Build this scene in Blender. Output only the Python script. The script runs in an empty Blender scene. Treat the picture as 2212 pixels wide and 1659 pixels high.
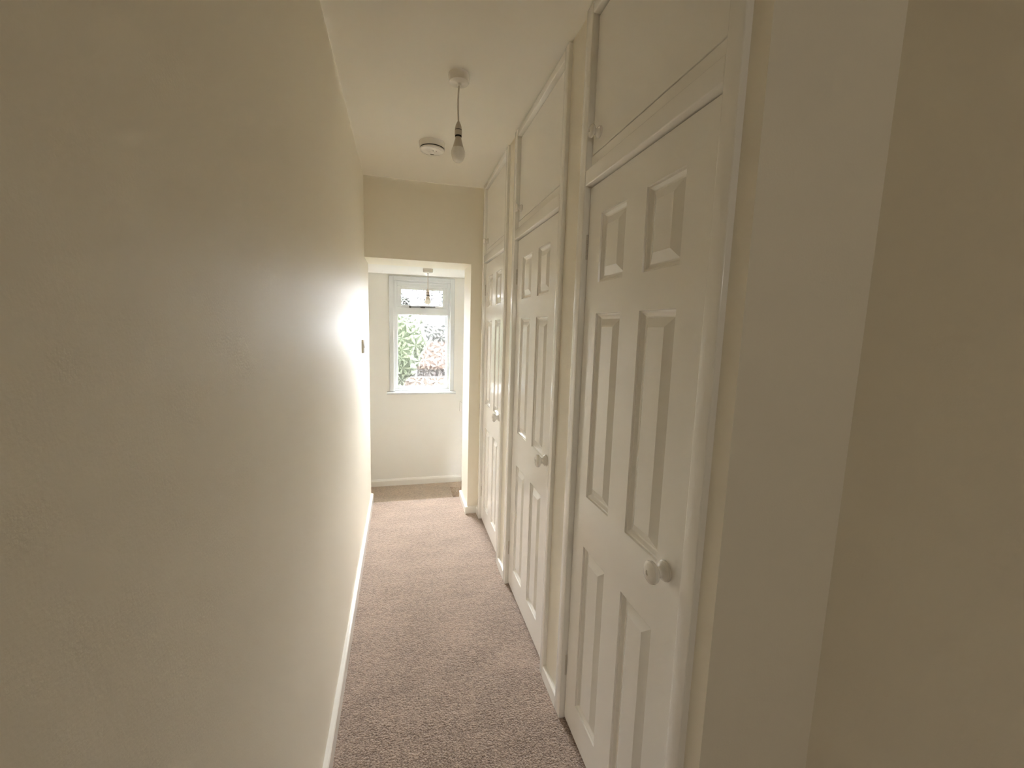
import bpy, bmesh, math, random
from mathutils import Vector, Matrix
random.seed(7)
scene = bpy.context.scene
COL = scene.collection
PI = math.pi

# ------------------------------------------------------------------ helpers
def link(name, bm, mat, parent=None, smooth=None, loc=None):
    me = bpy.data.meshes.new(name)
    if parent:
        q, o3 = parent, Vector((0, 0, 0))
        while q: o3 += Vector(q.location); q = q.parent
        bmesh.ops.translate(bm, vec=-o3, verts=bm.verts[:])
    bmesh.ops.recalc_face_normals(bm, faces=bm.faces[:])
    bm.to_mesh(me); bm.free()
    ob = bpy.data.objects.new(name, me)
    COL.objects.link(ob)
    for m in (mat if isinstance(mat, (list, tuple)) else [mat]):
        me.materials.append(m)
    if parent: ob.parent = parent
    if loc: ob.location = loc
    if smooth is not None:
        try:
            me.shade_smooth() if hasattr(me, 'shade_smooth') else None
        except Exception: pass
        for p in me.polygons: p.use_smooth = True
        if smooth > 0:
            me.set_sharp_from_angle(angle=math.radians(smooth))
    return ob

def tag(o, label=None, cat=None, group=None, kind=None):
    if label: o['label'] = label
    if cat: o['category'] = cat
    if group: o['group'] = group
    if kind: o['kind'] = kind
    return o

def empty(name, loc):
    e = bpy.data.objects.new(name, None); COL.objects.link(e)
    e.location = loc; e.empty_display_size = .05
    return e

def box(bm, x0, x1, y0, y1, z0, z1, mi=0, bev=0, seg=2):
    b2 = bmesh.new() if bev else bm
    vs = [b2.verts.new((x, y, z)) for x in (x0, x1) for y in (y0, y1) for z in (z0, z1)]
    for idx in ((0,1,3,2),(4,6,7,5),(0,4,5,1),(2,3,7,6),(0,2,6,4),(1,5,7,3)):
        f = b2.faces.new([vs[i] for i in idx]); f.material_index = mi
    if bev:
        bmesh.ops.recalc_face_normals(b2, faces=b2.faces[:])
        bmesh.ops.bevel(b2, geom=b2.edges[:], offset=bev, segments=seg, profile=.5, affect='EDGES', clamp_overlap=True)
        tmp = bpy.data.meshes.new('tmp'); b2.to_mesh(tmp); b2.free()
        bm.from_mesh(tmp); bpy.data.meshes.remove(tmp)
    return bm

def bx(*a, **k):
    return box(bmesh.new(), *a, **k)

def lathe(bm, prof, axis='z', at=(0,0,0), seg=40, mi=0):
    """prof: (radius, height) pairs"""
    rings = []
    for r, h in prof:
        ring = []
        for i in range(seg):
            a = 2*PI*i/seg
            c, s = r*math.cos(a), r*math.sin(a)
            p = {'z': (c, s, h), '-x': (-h, c, s), 'y': (c, h, s)}[axis]
            ring.append(bm.verts.new((p[0]+at[0], p[1]+at[1], p[2]+at[2])))
        rings.append(ring)
    for k in range(len(rings)-1):
        for i in range(seg):
            j = (i+1) % seg
            f = bm.faces.new((rings[k][i], rings[k][j], rings[k+1][j], rings[k+1][i])); f.material_index = mi
    for ring in (rings[0], rings[-1]):
        f = bm.faces.new(ring); f.material_index = mi
    bmesh.ops.remove_doubles(bm, verts=bm.verts[:], dist=1e-6)
    return bm

def tube(bm, pts, r, seg=12):
    pts = [Vector(p) for p in pts]; rings = []
    for k, p in enumerate(pts):
        d = (pts[min(k+1, len(pts)-1)] - pts[max(k-1, 0)]).normalized()
        a = d.orthogonal().normalized() if abs(d.z) < .9 else Vector((1,0,0)).cross(d).normalized()
        b = d.cross(a).normalized()
        rings.append([bm.verts.new(p + r*(math.cos(2*PI*i/seg)*a + math.sin(2*PI*i/seg)*b)) for i in range(seg)])
    for k in range(len(rings)-1):
        for i in range(seg):
            j = (i+1) % seg
            bm.faces.new((rings[k][i], rings[k][j], rings[k+1][j], rings[k+1][i]))
    bm.faces.new(rings[0]); bm.faces.new(rings[-1])
    return bm

def prism(bm, poly, axis, a0, a1):
    """extrude a 2-D polygon along axis; poly is in the two other axes, in xyz order"""
    def P(u, v, a):
        return {'x': (a, u, v), 'y': (u, a, v), 'z': (u, v, a)}[axis]
    A = [bm.verts.new(P(u, v, a0)) for u, v in poly]; B = [bm.verts.new(P(u, v, a1)) for u, v in poly]
    n = len(poly)
    bm.faces.new(A); bm.faces.new(B)
    for i in range(n):
        j = (i+1) % n
        bm.faces.new((A[i], A[j], B[j], B[i]))
    return bm

# ------------------------------------------------------------------ materials
def mat(name):
    m = bpy.data.materials.new(name); m.use_nodes = True
    nt = m.node_tree; b = nt.nodes['Principled BSDF']
    return m, nt, b

def N(nt, typ, **kw):
    n = nt.nodes.new(typ)
    for k, v in kw.items():
        if k in n.inputs: n.inputs[k].default_value = v
        else: setattr(n, k, v)
    return n

def paint(name, col, rough, spec=.5, bumps=(), vary=0., coat=0):
    m, nt, b = mat(name)
    b.inputs['Base Color'].default_value = (*col, 1); b.inputs['Roughness'].default_value = rough
    b.inputs['Specular IOR Level'].default_value = spec
    if coat:
        b.inputs['Coat Weight'].default_value = coat; b.inputs['Coat Roughness'].default_value = .12
    tc = N(nt, 'ShaderNodeTexCoord'); prev = None
    for scale, stretch, strength, dist in bumps:
        mp = N(nt, 'ShaderNodeMapping'); mp.inputs['Scale'].default_value = stretch
        nt.links.new(tc.outputs['Object'], mp.inputs['Vector'])
        no = N(nt, 'ShaderNodeTexNoise', Scale=scale, Detail=3.0); nt.links.new(mp.outputs['Vector'], no.inputs['Vector'])
        bu = N(nt, 'ShaderNodeBump', Strength=strength, Distance=dist); nt.links.new(no.outputs['Fac'], bu.inputs['Height'])
        if prev: nt.links.new(prev.outputs['Normal'], bu.inputs['Normal'])
        prev = bu
    if prev: nt.links.new(prev.outputs['Normal'], b.inputs['Normal'])
    if vary:
        no = N(nt, 'ShaderNodeTexNoise', Scale=3.0, Detail=4.0); nt.links.new(tc.outputs['Object'], no.inputs['Vector'])
        mx = N(nt, 'ShaderNodeMix', data_type='RGBA')
        mx.inputs[6].default_value = (*[c*(1-vary) for c in col], 1); mx.inputs[7].default_value = (*[min(1, c*(1+vary)) for c in col], 1)
        nt.links.new(no.outputs['Fac'], mx.inputs[0]); nt.links.new(mx.outputs[2], b.inputs['Base Color'])
    return m

M = {}
WALLC = (.885, .843, .74)
M['wall'] = paint('cream_emulsion', WALLC, .5, .22, [(3.0, (1, 1.6, .3), .12, .02), (16, (1, 1.5, .25), .06, .004), (260, (1, 1, 1), .12, .002)])
M['ceiling'] = paint('ceiling_emulsion', (.90, .87, .795), .7, .3, [(180, (1, 1, 1), .1, .002)])
M['gloss'] = paint('white_gloss_paint', (.905, .89, .85), .15, .5, [(14, (1, 1, .12), .06, .004), (120, (1, 1, .2), .05, .001)])
M['winpaint'] = paint('daylit_white_paint', (.75, .775, .78), .25, .5)  # cool daylight tint mixed into the white
M['plastic'] = paint('white_plastic', (.84, .81, .76), .10, .5)
M['frosted'] = paint('frosted_bulb', (.92, .90, .86), .18, .5)
M['plastic_warm'] = paint('aged_white_plastic', (.62, .57, .50), .3, .5)
M['dark'] = paint('dark_gap', (.012, .011, .010), .7, .2)
M['metal'] = paint('black_iron', (.05, .048, .035), .4, .5)
M['hinge'] = paint('painted_hinge', (.62, .58, .51), .4, .5)
M['inside'] = paint('cupboard_inside', (.25, .22, .18), .9, .1)
M['hidden'] = paint('stairwell_emulsion', (.80, .78, .73), .6, .3)
M['wall_daylit'] = paint('daylit_landing_emulsion', (.88, .87, .825), .5, .3, [(260, (1, 1, 1), .12, .002)])  # landing copies of the hall paints, cooler daylight tuned into the colour
M['ceiling_daylit'] = paint('landing_ceiling_emulsion', (.86, .85, .81), .7, .3)

def carpet(name, ca, cb):
    m, nt, b = mat(name)
    tc = N(nt, 'ShaderNodeTexCoord')
    n1 = N(nt, 'ShaderNodeTexNoise', Scale=150.0, Detail=2.0, Roughness=.6)
    n2 = N(nt, 'ShaderNodeTexNoise', Scale=48.0, Detail=4.0, Roughness=.65)
    n3 = N(nt, 'ShaderNodeTexNoise', Scale=6.0, Detail=4.0)
    mp = N(nt, 'ShaderNodeMapping'); mp.inputs['Scale'].default_value = (.8, 1.3, 1)
    for n in (n1, n2): nt.links.new(tc.outputs['Object'], n.inputs['Vector'])
    nt.links.new(tc.outputs['Object'], mp.inputs['Vector']); nt.links.new(mp.outputs['Vector'], n3.inputs['Vector'])
    r = N(nt, 'ShaderNodeValToRGB')
    r.color_ramp.elements[0].position = .40; r.color_ramp.elements[0].color = (*ca, 1)
    r.color_ramp.elements[1].position = .60; r.color_ramp.elements[1].color = (*cb, 1)
    mth = N(nt, 'ShaderNodeMath', operation='MULTIPLY_ADD'); nt.links.new(n2.outputs['Fac'], mth.inputs[0]); mth.inputs[1].default_value = .42
    m2 = N(nt, 'ShaderNodeMath', operation='MULTIPLY'); nt.links.new(n1.outputs['Fac'], m2.inputs[0]); m2.inputs[1].default_value = .58
    nt.links.new(m2.outputs[0], mth.inputs[2])
    m3 = N(nt, 'ShaderNodeMath', operation='MULTIPLY_ADD'); nt.links.new(n3.outputs['Fac'], m3.inputs[0]); m3.inputs[1].default_value = .22; m3.inputs[2].default_value = -.11
    m4 = N(nt, 'ShaderNodeMath', operation='ADD'); nt.links.new(mth.outputs[0], m4.inputs[0]); nt.links.new(m3.outputs[0], m4.inputs[1])
    nt.links.new(m4.outputs[0], r.inputs['Fac']); nt.links.new(r.outputs['Color'], b.inputs['Base Color'])
    b.inputs['Roughness'].default_value = 1; b.inputs['Specular IOR Level'].default_value = .05
    b.inputs['Sheen Weight'].default_value = 1.0; b.inputs['Sheen Roughness'].default_value = .6
    b.inputs['Sheen Tint'].default_value = (.9, .8, .72, 1)
    bu = N(nt, 'ShaderNodeBump', Strength=1.0, Distance=.012); nt.links.new(mth.outputs[0], bu.inputs['Height'])
    nt.links.new(bu.outputs['Normal'], b.inputs['Normal'])
    return m
M['carpet'] = carpet('twist_pile_carpet', (.15, .095, .067), (.465, .345, .267))
M['carpet_toned'] = carpet('toned_landing_carpet', (.30, .215, .14), (.58, .45, .33))  # landing copy of the hall carpet, light level tuned into its colour

def leaf_glass(edge=.72, lo=.66, lo2=.7, ew=.16):
    """obscured glass pressed with a star-leaf pattern: the figure bends and scatters the light behind it"""
    m = bpy.data.materials.new('leaf_patterned_glass'); m.use_nodes = True
    nt = m.node_tree; nt.nodes.clear(); L = nt.links.new
    out = N(nt, 'ShaderNodeOutputMaterial')
    tc = N(nt, 'ShaderNodeTexCoord')
    sp = N(nt, 'ShaderNodeSeparateXYZ'); L(tc.outputs['Object'], sp.inputs[0])
    cb = N(nt, 'ShaderNodeCombineXYZ'); L(sp.outputs['X'], cb.inputs['X']); L(sp.outputs['Z'], cb.inputs['Y'])
    def star(scale, off, npet):
        ad = N(nt, 'ShaderNodeVectorMath', operation='ADD'); L(cb.outputs[0], ad.inputs[0]); ad.inputs[1].default_value = (off, off*.37, 0)
        vo = N(nt, 'ShaderNodeTexVoronoi', voronoi_dimensions='2D', feature='F1', Scale=scale, Randomness=.85); L(ad.outputs[0], vo.inputs['Vector'])
        sub = N(nt, 'ShaderNodeVectorMath', operation='SUBTRACT'); L(ad.outputs[0], sub.inputs[0]); L(vo.outputs['Position'], sub.inputs[1])
        s2 = N(nt, 'ShaderNodeSeparateXYZ'); L(sub.outputs[0], s2.inputs[0])
        at = N(nt, 'ShaderNodeMath', operation='ARCTAN2'); L(s2.outputs['Y'], at.inputs[0]); L(s2.outputs['X'], at.inputs[1])
        sc = N(nt, 'ShaderNodeSeparateColor'); L(vo.outputs['Color'], sc.inputs[0])
        ph = N(nt, 'ShaderNodeMath', operation='MULTIPLY_ADD'); L(at.outputs[0], ph.inputs[0]); ph.inputs[1].default_value = npet; 
        m6 = N(nt, 'ShaderNodeMath', operation='MULTIPLY'); L(sc.outputs[0], m6.inputs[0]); m6.inputs[1].default_value = 6.28
        L(m6.outputs[0], ph.inputs[2])
        sn = N(nt, 'ShaderNodeMath', operation='SINE'); L(ph.outputs[0], sn.inputs[0])
        return vo, sn, sc
    v1, s1, c1 = star(9.0, 3.1, 6.0); v2, s2, c2 = star(12.0, 8.7, 5.0)
    # the height of the relief
    hsum = N(nt, 'ShaderNodeMath', operation='MULTIPLY_ADD'); L(s1.outputs[0], hsum.inputs[0]); hsum.inputs[1].default_value = .6; L(s2.outputs[0], hsum.inputs[2])
    # facets: steep halves send the ray elsewhere and look darker, flats pass it
    r1 = N(nt, 'ShaderNodeMapRange', interpolation_type='SMOOTHSTEP'); L(s1.outputs[0], r1.inputs['Value']); r1.inputs['From Min'].default_value = -.2; r1.inputs['From Max'].default_value = .25; r1.inputs['To Min'].default_value = lo; r1.inputs['To Max'].default_value = 1.
    r2 = N(nt, 'ShaderNodeMapRange', interpolation_type='SMOOTHSTEP'); L(s2.outputs[0], r2.inputs['Value']); r2.inputs['From Min'].default_value = .72; r2.inputs['From Max'].default_value = .95; r2.inputs['To Min'].default_value = 1.; r2.inputs['To Max'].default_value = lo2
    tone = N(nt, 'ShaderNodeMath', operation='MULTIPLY'); L(r1.outputs[0], tone.inputs[0]); L(r2.outputs[0], tone.inputs[1])
    # thin leaf edges
    e1 = N(nt, 'ShaderNodeMath', operation='ABSOLUTE'); L(s2.outputs[0], e1.inputs[0])
    e2 = N(nt, 'ShaderNodeMapRange'); L(e1.outputs[0], e2.inputs['Value']); e2.inputs['From Min'].default_value = ew*.6; e2.inputs['From Max'].default_value = ew; e2.inputs['To Min'].default_value = edge; e2.inputs['To Max'].default_value = 1.
    t2 = N(nt, 'ShaderNodeMath', operation='MULTIPLY'); L(tone.outputs[0], t2.inputs[0]); L(e2.outputs[0], t2.inputs[1])
    tcol = N(nt, 'ShaderNodeCombineColor'); 
    for i in range(3): L(t2.outputs[0], tcol.inputs[i])
    bu = N(nt, 'ShaderNodeBump', Strength=.3, Distance=.01); L(hsum.outputs[0], bu.inputs['Height'])
    tr = N(nt, 'ShaderNodeBsdfTransparent'); L(tcol.outputs[0], tr.inputs['Color'])
    rf = N(nt, 'ShaderNodeBsdfRefraction', Roughness=.06, IOR=1.2); L(tcol.outputs[0], rf.inputs['Color']); L(bu.outputs['Normal'], rf.inputs['Normal'])
    tl = N(nt, 'ShaderNodeBsdfTranslucent'); L(tcol.outputs[0], tl.inputs['Color'])
    gl = N(nt, 'ShaderNodeBsdfGlossy', Roughness=.15); gl.inputs['Color'].default_value = (.9, .9, .9, 1); L(bu.outputs['Normal'], gl.inputs['Normal'])
    a = N(nt, 'ShaderNodeMixShader', Fac=.06); L(tr.outputs[0], a.inputs[1]); L(rf.outputs[0], a.inputs[2])
    c = N(nt, 'ShaderNodeMixShader', Fac=.003); L(a.outputs[0], c.inputs[1]); L(tl.outputs[0], c.inputs[2])
    d = N(nt, 'ShaderNodeMixShader', Fac=.05); L(c.outputs[0], d.inputs[1]); L(gl.outputs[0], d.inputs[2])
    L(d.outputs[0], out.inputs['Surface'])
    return m
M['glass'] = leaf_glass()
M['glass_top'] = leaf_glass(.05, .5, .05, .8)

def diffuse_noise(name, c0, c1, scale, rough=.9):
    m, nt, b = mat(name)
    tc = N(nt, 'ShaderNodeTexCoord'); no = N(nt, 'ShaderNodeTexNoise', Scale=scale, Detail=4.0); nt.links.new(tc.outputs['Object'], no.inputs['Vector'])
    r = N(nt, 'ShaderNodeValToRGB'); r.color_ramp.elements[0].position = .35; r.color_ramp.elements[1].position = .65
    r.color_ramp.elements[0].color = (*c0, 1); r.color_ramp.elements[1].color = (*c1, 1)
    nt.links.new(no.outputs['Fac'], r.inputs[0]); nt.links.new(r.outputs[0], b.inputs['Base Color'])
    b.inputs['Roughness'].default_value = rough; b.inputs['Specular IOR Level'].default_value = .1
    return m
def brick_mat():
    m, nt, b = mat('orange_brick')
    tc = N(nt, 'ShaderNodeTexCoord'); mp = N(nt, 'ShaderNodeMapping'); mp.inputs['Rotation'].default_value = (PI/2, 0, 0)
    nt.links.new(tc.outputs['Object'], mp.inputs['Vector'])
    br = N(nt, 'ShaderNodeTexBrick', Scale=4.4); br.inputs['Color1'].default_value = (.0215, .0115, .0052, 1); br.inputs['Color2'].default_value = (.0175, .009, .0042, 1)
    br.inputs['Mortar'].default_value = (.0205, .0155, .0115, 1); nt.links.new(mp.outputs[0], br.inputs['Vector'])
    nt.links.new(br.outputs['Color'], b.inputs['Base Color']); b.inputs['Roughness'].default_value = .9
    return m
M['brick'] = brick_mat()  # outdoor colours except bark: darkened in the paint to offset the bright sky
M['leaf'] = diffuse_noise('garden_leaves', (0.0042, 0.0065, 0.0014), (0.0063, 0.0090, 0.0025), 2.5)
M['conifer'] = diffuse_noise('grey_green_leaves', (0.0020, 0.0023, 0.0016), (0.0029, 0.0031, 0.0024), 3)
M['bark'] = diffuse_noise('bark', (.10, .07, .05), (.2, .15, .1), 9)
M['rooftile'] = diffuse_noise('orange_roof_tiles', (0.0077, 0.0036, 0.0018), (0.0090, 0.0049, 0.0025), 7)
M['render'] = diffuse_noise('darkened_render', (0.0104, 0.0091, 0.0087), (0.0124, 0.0107, 0.0101), 2)
M['lawn'] = diffuse_noise('lawn', (0.0144, 0.0216, 0.0072), (0.0216, 0.0288, 0.0108), 4)

# ------------------------------------------------------------------ main sizes (metres)
H = 2.4526            # hall ceiling
XF = .811             # face of the cupboard frames
XD = .831             # face of the cupboard doors
XW = .826             # right wall between the cupboards
YB = -.45             # behind the camera
Y1, Y2 = 3.172, 3.514 # the thick wall with the opening at the end
ZL = 1.9165           # underside of its lintel
YN = .629             # corner where the hall widens
XN = 1.11             # wider part near the camera
YW = 4.338            # landing wall with the window
ZF = -.17             # landing floor
ZC = 1.944            # landing ceiling
XR = .743             # right side of the opening

S = lambda name, bm, m, **k: tag(link(name, bm, m, **k), kind='structure')

# ------------------------------------------------------------------ setting
# hall floor with a rounded carpet nosing at the step
r = .012
poly = [(YB-.2, -.25), (YB-.2, 0), (Y2-r, 0)] + [(Y2-r+r*math.sin(a), -r+r*math.cos(a)) for a in (.4, .8, 1.2, PI/2)] + [(Y2, -.03), (Y2-.012, -.034), (Y2-.012, -.25)]
bm = bmesh.new(); prism(bm, poly, 'x', -.05, 1.3)
tag(S('floor', bm, M['carpet']), 'brown pink twist pile carpet running down the hall', 'floor')

# landing floor, one step down, cut away beside the end wall for the stairs
nx, ny = .722, 4.18
bm = bmesh.new()
prism(bm, [(-.9, Y2-.012), (nx, Y2-.012), (nx, ny), (1.02, ny), (1.02, YW+.02), (-.9, YW+.02)], 'z', ZF-.03, ZF)
prism(bm, [(-.9, Y2-.012), (nx-.018, Y2-.012), (nx-.018, ny+.018), (1.0, ny+.018), (1.0, YW+.02), (-.9, YW+.02)], 'z', ZF-.2, ZF-.03)
tag(S('floor', bm, M['carpet_toned']), 'brown carpeted landing one step below the hall', 'floor')

S('ceiling', bx(-.14, 1.4, YB-.1, Y1+.05, H, H+.08), M['ceiling'])
S('ceiling', bx(-1.0, 2.3, Y1+.2, YW+.05, ZC, ZC+.08), M['ceiling_daylit'])

bm = bx(-.14, 0, YB-.1, Y2, -.2, H+.02)
S('wall_left', bm, M['wall'])
S('wall_landing_back', bx(-1.0, -.14, Y2-.14, Y2, -.9, ZC+.02), M['hidden'])

bm = bmesh.new()
for y0, y1 in ((YN, .6795), (1.3615, 1.5215), (2.2325, 2.3935), (3.0875, Y1)):
    box(bm, XW, .95, y0, y1, 0, H+.02)
box(bm, .95, XN+.14, YN, YN+.05, 0, H+.02)
box(bm, XN, XN+.14, YB-.1, YN+.02, 0, H+.02)
S('wall_right', bm, M['wall'])

bm = bx(0, 2.3, Y1, Y2, ZL, H+.02)            # lintel
box(bm, XR, 2.3, Y1, Y2-.012, -1.2, ZL)            # pier
S('wall_end', bm, M['wall'])
S('wall_stairwell', bx(XR+.012, 2.3, Y2-.012, Y2, -1.2, ZL), M['hidden'])

dx0, dx1, dzt = .04, 1.07, 2.1               # added doorway to an unseen dark room that dims the near hall
bm = bx(-.14, dx0, YB-.1, YB, -.02, H+.02); box(bm, dx1, XN+.14, YB-.1, YB, -.02, H+.02); box(bm, dx0, dx1, YB-.1, YB, dzt, H+.02)
S('wall_back', bm, M['wall'])
bm = bx(-1.1, -1.0, YB-3, YB-.1, -.2, H+.02); box(bm, 2.0, 2.1, YB-3, YB-.1, -.2, H+.02); box(bm, -1.1, 2.1, YB-3.1, YB-3, -.2, H+.02)
box(bm, -1.1, 2.1, YB-3.1, YB-.1, H+.02, H+.1); box(bm, -1.1, 2.1, YB-3.1, YB-.1, -.3, -.2)
box(bm, -1.1, -.14, YB-.1, YB-.05, -.2, H+.02); box(bm, XN+.14, 2.1, YB-.1, YB-.05, -.2, H+.02)
S('wall_light_sink', bm, M['inside'])  # added dark room, soaks up light from the near hall

wx0, wx1, wz0, wz1 = .172, .731, .80, 1.902   # window opening
bm = bmesh.new()
box(bm, -1.0, wx0, YW, YW+.22, -1.2, ZC+.05); box(bm, wx1, 2.3, YW, YW+.22, -1.2, ZC+.05)
box(bm, wx0, wx1, YW, YW+.22, -1.2, wz0-.012); box(bm, wx0, wx1, YW, YW+.22, wz1, ZC+.05)
S('wall_far', bm, M['wall_daylit'])
bm = bx(-1.0, -.9, Y2, YW, -1.2, ZC+.02)
S('wall_landing_left', bm, M['hidden'])
S('wall_landing_right', bx(2.2, 2.3, Y2, YW, -1.2, ZC+.02), M['hidden'])

# skirting boards
def skirt_x(y0, y1, x0, x1, h, face):        # runs along y; face=+1 shows its +x side
    t = x1-x0; c = .006
    p = [(x0, 0.0), (x1, 0), (x1, h-c), (x1-c*.5, h-c*.2), (x1-c*1.2, h), (x0, h)] if face > 0 else \
        [(x1, 0.0), (x0, 0), (x0, h-c), (x0+c*.5, h-c*.2), (x0+c*1.2, h), (x1, h)]
    return prism(bmesh.new(), p, 'y', y0, y1)
S('baseboard_left', skirt_x(YB, Y2, 0, .018, .078, 1), M['gloss'])
for y0, y1 in ((1.368, 1.515), (2.239, 2.387), (3.094, Y1-.018)):
    S('baseboard_right', skirt_x(y0, y1, XF, XW, .056, -1), M['gloss'])
bm = prism(bmesh.new(), [(Y1, 0), (Y1-.018, 0), (Y1-.018, .05), (Y1-.015, .0545), (Y1-.01, .056), (Y1, .056)], 'x', XR-.018, XW)
b2 = skirt_x(Y1, Y2, XR-.018, XR, .056, -1)
tmp = bpy.data.meshes.new('t'); b2.to_mesh(tmp); bm.from_mesh(tmp); b2.free(); bpy.data.meshes.remove(tmp)
S('baseboard_end', bm, M['gloss'])
z = ZF
S('baseboard_far', prism(bmesh.new(), [(YW, z), (YW-.018, z), (YW-.018, z+.052), (YW-.012, z+.066), (YW-.004, z+.071), (YW, z+.071)], 'x', -.9, .852), M['gloss'])
S('baseboard_near', prism(bmesh.new(), [(YN, 0), (YN-.018, 0), (YN-.018, .05), (YN-.01, .056), (YN, .056)], 'x', XW, XN), M['gloss'])

# ------------------------------------------------------------------ window
win = empty('window_1', ((wx0+wx1)/2, YW, wz0)); tag(win, 'white wooden landing window with leaf-patterned glass and a small top light', 'window', kind='structure')
def wpart(name, bm, m, smooth=None, parent=win, label=None):
    o = link(name, bm, m, parent, smooth)
    if label: o['label'] = label
    return o
def ring(x0, x1, z0, z1, w, y0, y1, bev=.003, wb=None):
    bm = bmesh.new(); wb = w if wb is None else wb
    box(bm, x0, x0+w, y0, y1, z0, z1, bev=bev); box(bm, x1-w, x1, y0, y1, z0, z1, bev=bev)
    box(bm, x0+w-.001, x1-w+.001, y0, y1, z1-w, z1, bev=bev)
    if wb: box(bm, x0+w-.001, x1-w+.001, y0, y1, z0, z0+wb, bev=bev)
    return bm
wpart('architrave', ring(.132, .7645, .803, 1.930, .042, YW-.018, YW+.002, .004, wb=0), M['winpaint'])
bm = ring(.170, .733, .803, 1.902, .012, YW-.012, YW+.06, .003, wb=0)
wpart('lining', bm, M['winpaint'])
# frame and transom
bm = ring(.178, .727, .803, 1.898, .030, YW+.022, YW+.085, .003, wb=.042)
box(bm, .20, .71, YW+.022, YW+.085, 1.568, 1.634, bev=.003)
box(bm, .18, .727, YW+.008, YW+.03, .803, .824, bev=.004)
for xa, xb in ((.20, .2135), (.6835, .71)):
    box(bm, xa, xb, YW+.030, YW+.085, 1.63, 1.87)
box(bm, .20, .71, YW+.030, YW+.085, 1.842, 1.88)
wpart('frame', bm, M['winpaint'])
sash = wpart('top_sash', ring(.2125, .6845, 1.634, 1.843, .034, YW+.030, YW+.07, .004, wb=.026), M['winpaint'])
bm = ring(.178, .727, 1.84, 1.90, .032, YW+.024, YW+.06, .003)
wpart('frame_head', bm, M['winpaint'])
bm = ring(.205, .689, .840, 1.571, .008, YW+.028, YW+.05, .002)
wpart('glazing_bead', bm, M['winpaint'])
wpart('glass_pane', bx(.203, .691, YW+.050, YW+.054, .838, 1.573), M['glass'], label='large obscured glass pane pressed with a leaf pattern')
wpart('glass_pane', bx(.240, .652, YW+.050, YW+.054, 1.655, 1.812), M['glass_top'], label='small obscured glass pane of the top light')
wpart('sill', prism(bmesh.new(), [(YW+.03, .803), (YW-.042, .801), (YW-.052, .797), (YW-.055, .789), (YW-.052, .781), (YW-.044, .777), (YW+.0, .777), (YW+.03, .777)], 'x', .106, .782), M['winpaint'])
# casement stay on the top light
bm = bmesh.new()
tube(bm, [(.335, YW+.012, 1.641), (.42, YW+.010, 1.6435), (.50, YW+.010, 1.6445), (.575, YW+.014, 1.648)], .0045, 8)
lathe(bm, [(.004, -.012), (.009, -.010), (.011, 0), (.009, .010), (.004, .012)], 'z', (.331, YW+.012, 1.6415), 14)
box(bm, .43, .475, YW+.004, YW+.03, 1.632, 1.6425, bev=.002)
lathe(bm, [(.006, 0), (.006, .016)], 'z', (.452, YW+.010, 1.632), 12)
wpart('casement_stay', bm, M['metal'], smooth=40, label='black iron casement stay')

# ------------------------------------------------------------------ stairs and handrail on the landing
st = empty('staircase', (1.0, 3.9, ZF-.2)); tag(st, 'brown carpeted stairs dropping away to the right of the landing', 'stairs')
def child(name, bm, m, parent, smooth=None, label=None):
    o = link(name, bm, m, parent, smooth)
    if label: o['label'] = label
    return o
child('tread', bx(nx-.018, 1.28, Y2+.002, ny+.018, ZF-.36, ZF-.18), M['carpet_toned'], st)
child('tread', bx(1.0, 1.28, ny+.018, YW-.002, ZF-.36, ZF-.18), M['carpet_toned'], st)
child('tread', bx(1.28, 1.55, Y2+.002, YW-.002, ZF-.55, ZF-.37), M['carpet_toned'], st)
child('tread', bx(1.55, 2.19, Y2+.002, YW-.002, ZF-.74, ZF-.56), M['carpet_toned'], st)
hr = empty('handrail', (.83, YW, .65)); tag(hr, 'white painted stair handrail end on the landing wall, below right of the window', 'handrail')
dx, dz = 1.1, -1.1*.82
bm = bmesh.new()
prism(bm, [(.829, .698), (.829+dx, .698+dz), (.829+dx, .592+dz), (.827, .592)], 'y', YW-.045, YW-.004)
bmesh.ops.recalc_face_normals(bm, faces=bm.faces[:]); bmesh.ops.bevel(bm, geom=bm.edges[:], offset=.006, segments=2, affect='EDGES', profile=.5)
child('rail', bm, M['gloss'], hr)
for t in (.25, .8):
    child('bracket', bx(.829+dx*t, .829+dx*t+.04, YW-.012, YW-.0005, .63+dz*t-.06, .63+dz*t-.02), M['gloss'], hr)

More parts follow.
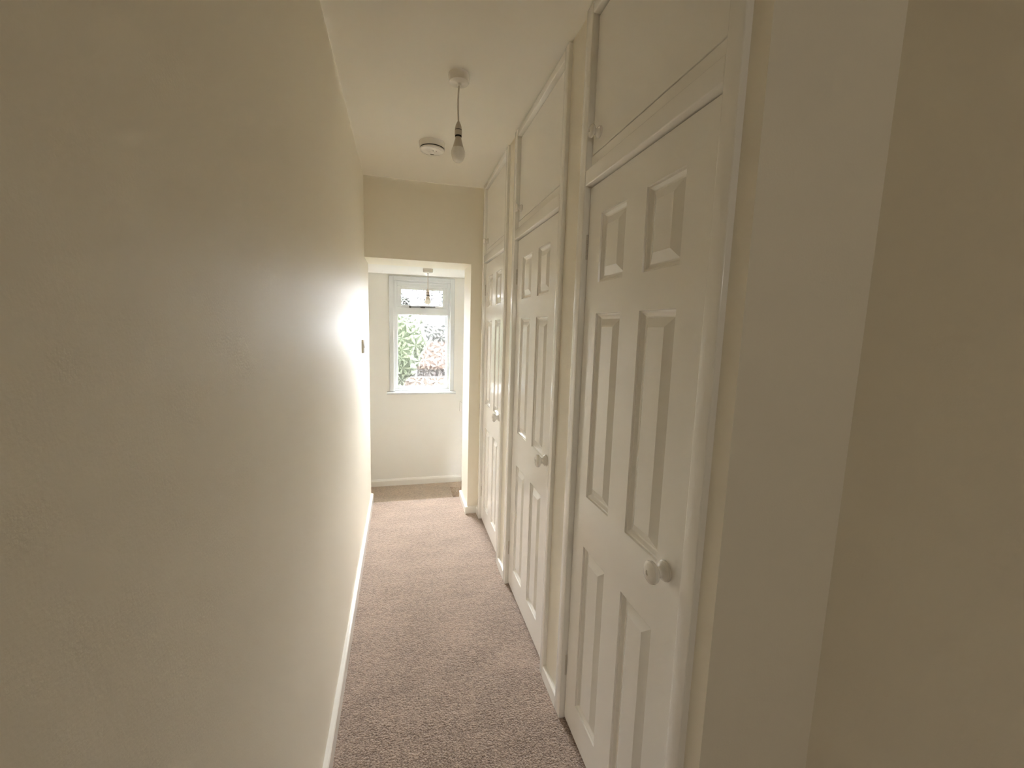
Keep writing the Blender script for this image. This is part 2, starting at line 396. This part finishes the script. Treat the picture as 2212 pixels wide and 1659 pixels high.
# ------------------------------------------------------------------ built-in cupboards
PROFILE = [(0, 0), (.0015, .005), (.006, .006), (.012, .0115), (.015, .0125), (.018, .0125), (.042, .001)]
def panel_door(y0, y1, z0, z1, panels_y, panels_z, x=XD, th=.036):
    """leaf with raised panels on its hall side (-x)"""
    bm = bmesh.new()
    c = .002
    ys = sorted({y0+c, y1-c, *[v for p in panels_y for v in p]}); zs = sorted({z0+c, z1-c, *[v for p in panels_z for v in p]})
    V = {}
    def vert(y, z, d):
        k = (round(y, 6), round(z, 6), round(d, 6))
        if k not in V: V[k] = bm.verts.new((x+d, y, z))
        return V[k]
    for i in range(len(ys)-1):
        for j in range(len(zs)-1):
            a, b, e, f = ys[i], ys[i+1], zs[j], zs[j+1]
            isp = any(abs(a-p[0]) < 1e-6 and abs(b-p[1]) < 1e-6 for p in panels_y) and any(abs(e-q[0]) < 1e-6 and abs(f-q[1]) < 1e-6 for q in panels_z)
            if not isp:
                bm.faces.new([vert(a, e, 0), vert(b, e, 0), vert(b, f, 0), vert(a, f, 0)]); continue
            prev = None
            for ins, dep in PROFILE:
                cur = [vert(a+ins, e+ins, dep), vert(b-ins, e+ins, dep), vert(b-ins, f-ins, dep), vert(a+ins, f-ins, dep)]
                if prev:
                    for k in range(4):
                        bm.faces.new([prev[k], prev[(k+1) % 4], cur[(k+1) % 4], cur[k]])
                prev = cur
            bm.faces.new(prev)
    # edges and back: walk the outer border
    loop = [(y, zs[0]) for y in ys] + [(ys[-1], z) for z in zs[1:]] + [(y, zs[-1]) for y in ys[-2::-1]] + [(ys[0], z) for z in zs[-2:0:-1]]
    front = [vert(y, z, 0) for y, z in loop]
    def push(y, z, d, e):
        yy = y0+e if y == ys[0] else y1-e if y == ys[-1] else y
        zz = z0+e if z == zs[0] else z1-e if z == zs[-1] else z
        return bm.verts.new((x+d, yy, zz))
    side = [push(y, z, c, 0) for y, z in loop]; back = [push(y, z, th, 0) for y, z in loop]
    n = len(loop)
    for A, B in ((front, side), (side, back)):
        for i in range(n):
            j = (i+1) % n
            bm.faces.new([A[i], A[j], B[j], B[i]])
    bm.faces.new(back)
    return bm

def knob_bm(x, y, z, s=1.0, dot=True):
    prof = [(.0, 0), (.0235, 0), (.0245, .002), (.0245, .005), (.022, .0065), (.0225, .008), (.021, .010), (.018, .012), (.0125, .016), (.0115, .020), (.013, .024),
            (.019, .028), (.0245, .032), (.0265, .037), (.0255, .042), (.021, .0455), (.013, .0475), (.006, .048), (.0055, .046), (0, .0455)]
    prof = [(max(a, .0002)*s, b*s) for a, b in prof]
    bm = lathe(bmesh.new(), prof, '-x', (x, y, z), 40)
    return bm

def cupboard(name, label, y0, y1, yi0, yi1, cols, k):
    """y0..y1 outside of the frame, yi0..yi1 between the jambs; cols = panel columns"""
    root = empty('built_in_cupboard', (.87, (y0+y1)/2, 0))
    tag(root, label, 'cupboard', 'built-in cupboards along the right wall')
    def part(nm, bm, m, parent=root, smooth=None, label=None):
        o = link(nm, bm, m, parent, smooth)
        if label: o['label'] = label
        return o
    g = .003
    top = H-.006
    part('jamb', bx(XF, .90, y0, yi0, 0, top, bev=.0035, seg=3), M['gloss'], smooth=35)
    part('jamb', bx(XF, .90, yi1, y1, 0, top, bev=.0035, seg=3), M['gloss'], smooth=35)
    part('head_rail', bx(XF+.001, .90, yi0-.001, yi1+.001, 2.410, top-.004, bev=.004, seg=3), M['gloss'], smooth=35)
    part('middle_rail', bx(XF+.001, .90, yi0-.001, yi1+.001, 1.9085, 1.9575, bev=.004, seg=3), M['gloss'], smooth=35)
    part('rail_strip', bx(XD-.001, .90, yi0-.001, yi1+.001, 1.956, 1.9995, bev=.002), M['gloss'])
    # dark inside of the cupboard
    bm = bmesh.new()
    box(bm, .905, 1.30, y0+.004, y0+.014, .004, H-.006); box(bm, .905, 1.30, y1-.014, y1-.004, .004, H-.006)
    box(bm, 1.29, 1.30, y0+.014, y1-.014, .004, H-.006); box(bm, .905, 1.29, y0+.014, y1-.014, H-.016, H-.006)
    box(bm, .905, 1.29, y0+.014, y1-.014, .004, .010)
    part('carcass', bm, M['inside'])
    pz = [(.136, .735), (.909, 1.507), (1.602, 1.809)]
    d = part('door', panel_door(yi0+g, yi1-g, .012, 1.9045, cols, pz), M['gloss'], smooth=25)
    h = part('overhead_door', bx(XD, XD+.02, yi0+g, yi1-g, 2.0035, 2.4055, bev=.0018), M['gloss'])
    part('knob', knob_bm(XD, yi0+.0765, .908), M['plastic'], d, smooth=40)
    part('knob', knob_bm(XD, yi1-.049, 2.054, .72), M['plastic'], h, smooth=40)
    def hinge(z, par, hh=.078):
        bm = bmesh.new(); yk = yi1-.0015
        for q in range(5):
            za = z-hh/2+hh*q/5
            tube(bm, [(XD-.002, yk, za+.0006), (XD-.002, yk, za+hh/5-.0006)], .0034, 10)
        box(bm, XD-.0006, XD+.006, yk+.001, yk+.0022, z-hh/2, z+hh/2)
        part('hinge', bm, M['hinge'], par, smooth=40, label='painted butt hinge')
    hinge(1.722, d); hinge(.222, d)
    return root

cupboard('a', 'white built-in cupboard nearest the camera, six-panel door and overhead door', .673, 1.368, .716, 1.3205, [(.829, .981), (1.079, 1.231)], 0)
cupboard('b', 'white built-in cupboard in the middle of the row of three', 1.515, 2.239, 1.5535, 2.190, [(1.686, 1.841), (1.938, 2.095)], 1)
cupboard('c', 'white built-in cupboard at the far end, beside the opening to the landing', 2.387, 3.094, 2.426, 3.047, [(2.553, 2.702), (2.809, 2.961)], 2)

# ------------------------------------------------------------------ pendants, alarm, switch
def pendant(label, x, y, zc, ztop, zbulb, sway, s=1.0):
    root = empty('pendant_light', (x, y, zc)); tag(root, label, 'light', 'bare bulb pendant lights')
    def part(nm, bm, m, smooth=40, parent=root, label=None):
        o = link(nm, bm, m, parent, smooth)
        if label: o['label'] = label
        return o
    part('ceiling_rose', lathe(bmesh.new(), [(.001, 0), (.0418, 0), (.0422, -.004), (.0405, -.027), (.0390, -.0303), (.0365, -.0312), (.012, -.0318), (.008, -.035), (.0065, -.041), (.001, -.042)], 'z', (x, y, zc), 56), M['plastic'])
    L = zc-ztop
    pts = [(x+sway*math.sin(PI*t)*.5 + .0*t, y, zc-.040-(L-.040)*t) for t in [i/12 for i in range(13)]]
    part('cord', tube(bmesh.new(), pts, .0034, 10), M['plastic_warm'])
    # lamp holder: tapered cap, barrel, skirt
    zt = ztop
    f = s
    bm = lathe(bmesh.new(), [(.0045, .002), (.0052, 0), (.0085*1, -.006*f), (.0115, -.014*f), (.0138, -.024*f), (.0143, -.0285*f), (.0125, -.0290*f), (.0125, -.0315*f), (.0148, -.032*f),
              (.0149, -.050*f), (.0145, -.0512*f), (.0105, -.0515*f), (.0105, -.0500*f)], 'z', (x, y, zt), 40)
    hold = part('lamp_holder', bm, M['plastic_warm'])
    part('shadow_band', lathe(bmesh.new(), [(.0128, 0), (.0136, -.0004), (.0136, -.0026), (.0128, -.003)], 'z', (x, y, zt-.0288*f), 32), M['dark'], parent=hold, label='dark ring standing for the shadow in the holder gap')  # this ring and the next carry the holder's gap shadows as dark colour
    bot = zt-.0515*f
    part('shadow_band', lathe(bmesh.new(), [(.010, .001), (.0132, 0), (.0132, -.006), (.010, -.0065)], 'z', (x, y, bot), 32), M['dark'], parent=hold, label='dark ring standing for the shadow under the holder')
    zb = zbulb; hb = bot-.006-zb       # bulb height below the ring
    t = lambda q: bot-.006-hb*q
    bulb = part('bulb', lathe(bmesh.new(), [(.008, t(-.02)), (.0122, t(0)), (.0124, t(.06)), (.0145, t(.12)), (.0185, t(.28)), (.0228, t(.42)), (.0232, t(.43)), (.01, t(.432))], 'z', (x, y, 0), 40), M['plastic_warm'])
    pr = []
    R = .0283
    for i in range(17):
        q = i/16
        zz = t(.425+.575*q)
        # shoulder then hemisphere
        a = q*PI*.5
        rr = (.0234+(R-.0234)*math.sin(min(1, q/.35)*PI/2)) if q < .35 else R*math.sqrt(max(0, 1-((q-.35)/.65)**2))
        pr.append((max(rr, .0004), zz))
    part('diffuser', lathe(bmesh.new(), pr, 'z', (x, y, 0), 40), M['frosted'], parent=bulb, label='frosted white lower half of the bulb')
    return root
pendant('white bare-bulb pendant hanging from the hall ceiling near the smoke alarm', .4705, 1.838, H, 2.2752, 2.119, -.006)
pendant('white bare-bulb pendant on the landing ceiling in front of the window', .4685, 3.80, ZC, 1.774, 1.641, .0)

sa = empty('smoke_alarm', (.412, 2.517, H)); tag(sa, 'round white smoke alarm on the hall ceiling', 'smoke alarm')
child('base', lathe(bmesh.new(), [(.002, 0), (.0712, 0), (.0715, -.003), (.0695, -.027), (.0685, -.029), (.002, -.029)], 'z', (.412, 2.517, H), 64), M['plastic'], sa, 40)
child('slot', lathe(bmesh.new(), [(.002, -.0285), (.0655, -.0285), (.0655, -.0345), (.002, -.0345)], 'z', (.412, 2.517, H), 48), M['dark'], sa, 40, label='dark air slot')
child('cover', lathe(bmesh.new(), [(.002, -.034), (.0665, -.034), (.0672, -.036), (.066, -.040), (.060, -.0435), (.045, -.046), (.002, -.048)], 'z', (.412, 2.517, H), 64), M['plastic'], sa, 40)
for mx, my in ((.416, 2.497), (.433, 2.500)):
    child('indicator', bx(mx-.0014, mx+.0014, my-.006, my+.006, H-.0480, H-.0465, bev=.0005), M['metal'], sa, label='small dark slot on the cover')
child('marking', bx(.404, .424, 2.548, 2.5515, H-.0480, H-.0455), M['metal'], sa, label='small dark mark on the cover')
child('test_button', lathe(bmesh.new(), [(.002, -.0465), (.0135, -.0465), (.013, -.0485), (.002, -.049)], 'z', (.412, 2.517, H), 32), M['plastic'], sa, 40)

sw = empty('light_switch', (0, 2.905, 1.313)); tag(sw, 'white light switch on the left wall by the opening', 'light switch')
child('plate', bx(.0, .0105, 2.862, 2.948, 1.270, 1.356, bev=.002), M['plastic'], sw)
bm = prism(bmesh.new(), [(.0103, 1.300), (.0165, 1.304), (.0118, 1.324), (.0103, 1.326)], 'y', 2.895, 2.915)
child('rocker', bm, M['plastic'], sw)

# ------------------------------------------------------------------ outdoors, seen blurred through the pane
tag(link('ground', bx(-25, 25, YW+.6, 45, -3.2, -2.8), M['lawn']), kind='structure')
def blob(bm, c, r, n, seed, sq=1.0):
    rnd = random.Random(seed)
    for i in range(n):
        u, v = rnd.uniform(-1, 1), rnd.uniform(0, 2*PI); q = rnd.uniform(.55, 1)
        s = math.sqrt(1-u*u)
        p = Vector((c[0]+r*q*s*math.cos(v), c[1]+r*q*s*math.sin(v), c[2]+r*q*u*sq))
        a = Vector((rnd.gauss(0, 1), rnd.gauss(0, 1), rnd.gauss(0, 1))).normalized(); b = a.orthogonal().normalized(); w = rnd.uniform(.12, .24)
        vs = [bm.verts.new(p+a*w), bm.verts.new(p+b*w*.6), bm.verts.new(p-a*w), bm.verts.new(p-b*w*.6)]
        bm.faces.new(vs)
def tree(label, x, y, zc, r, m, n, seed, sq=1.0):
    root = empty('garden_tree', (x, y, -2.8)); tag(root, label, 'tree')
    child('trunk', tube(bmesh.new(), [(x, y, -2.9), (x+.05, y, -1.2), (x, y, zc)], .11, 10), M['bark'], root)
    bm = bmesh.new(); bmesh.ops.create_icosphere(bm, subdivisions=3, radius=1, matrix=Matrix.Translation((x, y, zc)) @ Matrix.Diagonal((r*.95, r*.95, r*.95*sq, 1)))
    rnd = random.Random(seed+50)
    for v in bm.verts:
        v.co += (v.co-Vector((x, y, zc)))*rnd.uniform(-.06, .08)
    blob(bm, (x, y, zc), r, n, seed, sq)
    child('foliage', bm, m, root)
tree('bright green garden tree seen blurred through the left of the large pane', -.62, 11.0, 1.05, 1.5, M['leaf'], 120, 3)
tree('grey green tree seen blurred through the upper right of the large pane', 2.1, 19.0, .1, 2.15, M['conifer'], 150, 5, .95)
ob = empty('outbuilding', (3.2, 15, -2.8)); tag(ob, 'orange tiled outbuilding seen blurred through the right of the large pane', 'building')
child('wall', bx(.75, 6, 13.8, 16.2, -2.8, .30), M['render'], ob)
child('roof', prism(bmesh.new(), [(13.6, .22), (15.0, .95), (16.4, .22), (16.4, .12), (13.6, .12)], 'x', .55, 6.2), M['rooftile'], ob)
gw = tag(link('garden_wall', bx(-6, 7, 12.5, 12.75, -2.8, -.02), M['brick']), 'orange brick garden wall seen blurred through the foot of the large pane', 'wall')

LIGHT_A, LIGHT_B = 8.0, 1.25
# unseen side walls added outside to cut oblique daylight into the landing
S('wall_light_baffle', bx(-1.6, -.72, YW+.23, YW+2.5, -2.8, 3.4), M['brick'])
S('wall_light_baffle', bx(1.62, 2.5, YW+.23, YW+2.5, -2.8, 3.4), M['brick'])
# ------------------------------------------------------------------ light: an overcast sky through the window
w = bpy.data.worlds.new('overcast_sky'); scene.world = w; w.use_nodes = True
bg = w.node_tree.nodes['Background']; bg.inputs['Color'].default_value = (.93, .965, 1.0, 1); bg.inputs['Strength'].default_value = LIGHT_A
p = bpy.data.lights.new('window_portal', 'AREA'); p.shape = 'RECTANGLE'; p.size = wx1-wx0; p.size_y = wz1-wz0; p.cycles.is_portal = True
po = bpy.data.objects.new('window_portal', p); COL.objects.link(po); po.location = ((wx0+wx1)/2, YW+.2, (wz0+wz1)/2); po.rotation_euler = (-PI/2, 0, 0)

# unseen fill light added behind the camera to lift the near hall
l = bpy.data.lights.new('near_hall_fill', 'POINT'); l.energy = LIGHT_B; l.color = (1.0, .93, .80); l.shadow_soft_size = .12
lo = bpy.data.objects.new('near_hall_fill', l); COL.objects.link(lo); lo.location = (.6, YB-1.8, 2.05)

scene.cycles.max_bounces = 16; scene.cycles.diffuse_bounces = 12; scene.cycles.glossy_bounces = 6
scene.cycles.transmission_bounces = 8; scene.cycles.transparent_max_bounces = 12
scene.cycles.use_denoising = True
scene.cycles.use_adaptive_sampling = True; scene.cycles.adaptive_threshold = .02
scene.cycles.sample_clamp_indirect = 6.0

# ------------------------------------------------------------------ camera
yaw, pitch, roll, F = .2583, .1282, .0298, 914.989
f = Vector((math.sin(yaw)*math.cos(pitch), math.cos(yaw)*math.cos(pitch), -math.sin(pitch)))
rt = Vector((math.cos(yaw), -math.sin(yaw), 0)); up = rt.cross(f)
c, s = math.cos(roll), math.sin(roll)
r2 = c*rt + s*up; u2 = -s*rt + c*up
cd = bpy.data.cameras.new('camera'); cam = bpy.data.objects.new('camera', cd); COL.objects.link(cam)
cam.matrix_world = Matrix(((r2.x, u2.x, -f.x, .2415), (r2.y, u2.y, -f.y, 0), (r2.z, u2.z, -f.z, 1.45), (0, 0, 0, 1)))
cd.sensor_width = 36; cd.lens = F/2212*36; cd.clip_start = .01
scene.camera = cam

vs = scene.view_settings
vs.view_transform = 'Standard'; vs.look = 'None'; vs.gamma = 1; vs.use_curve_mapping = False; vs.exposure = 4.42
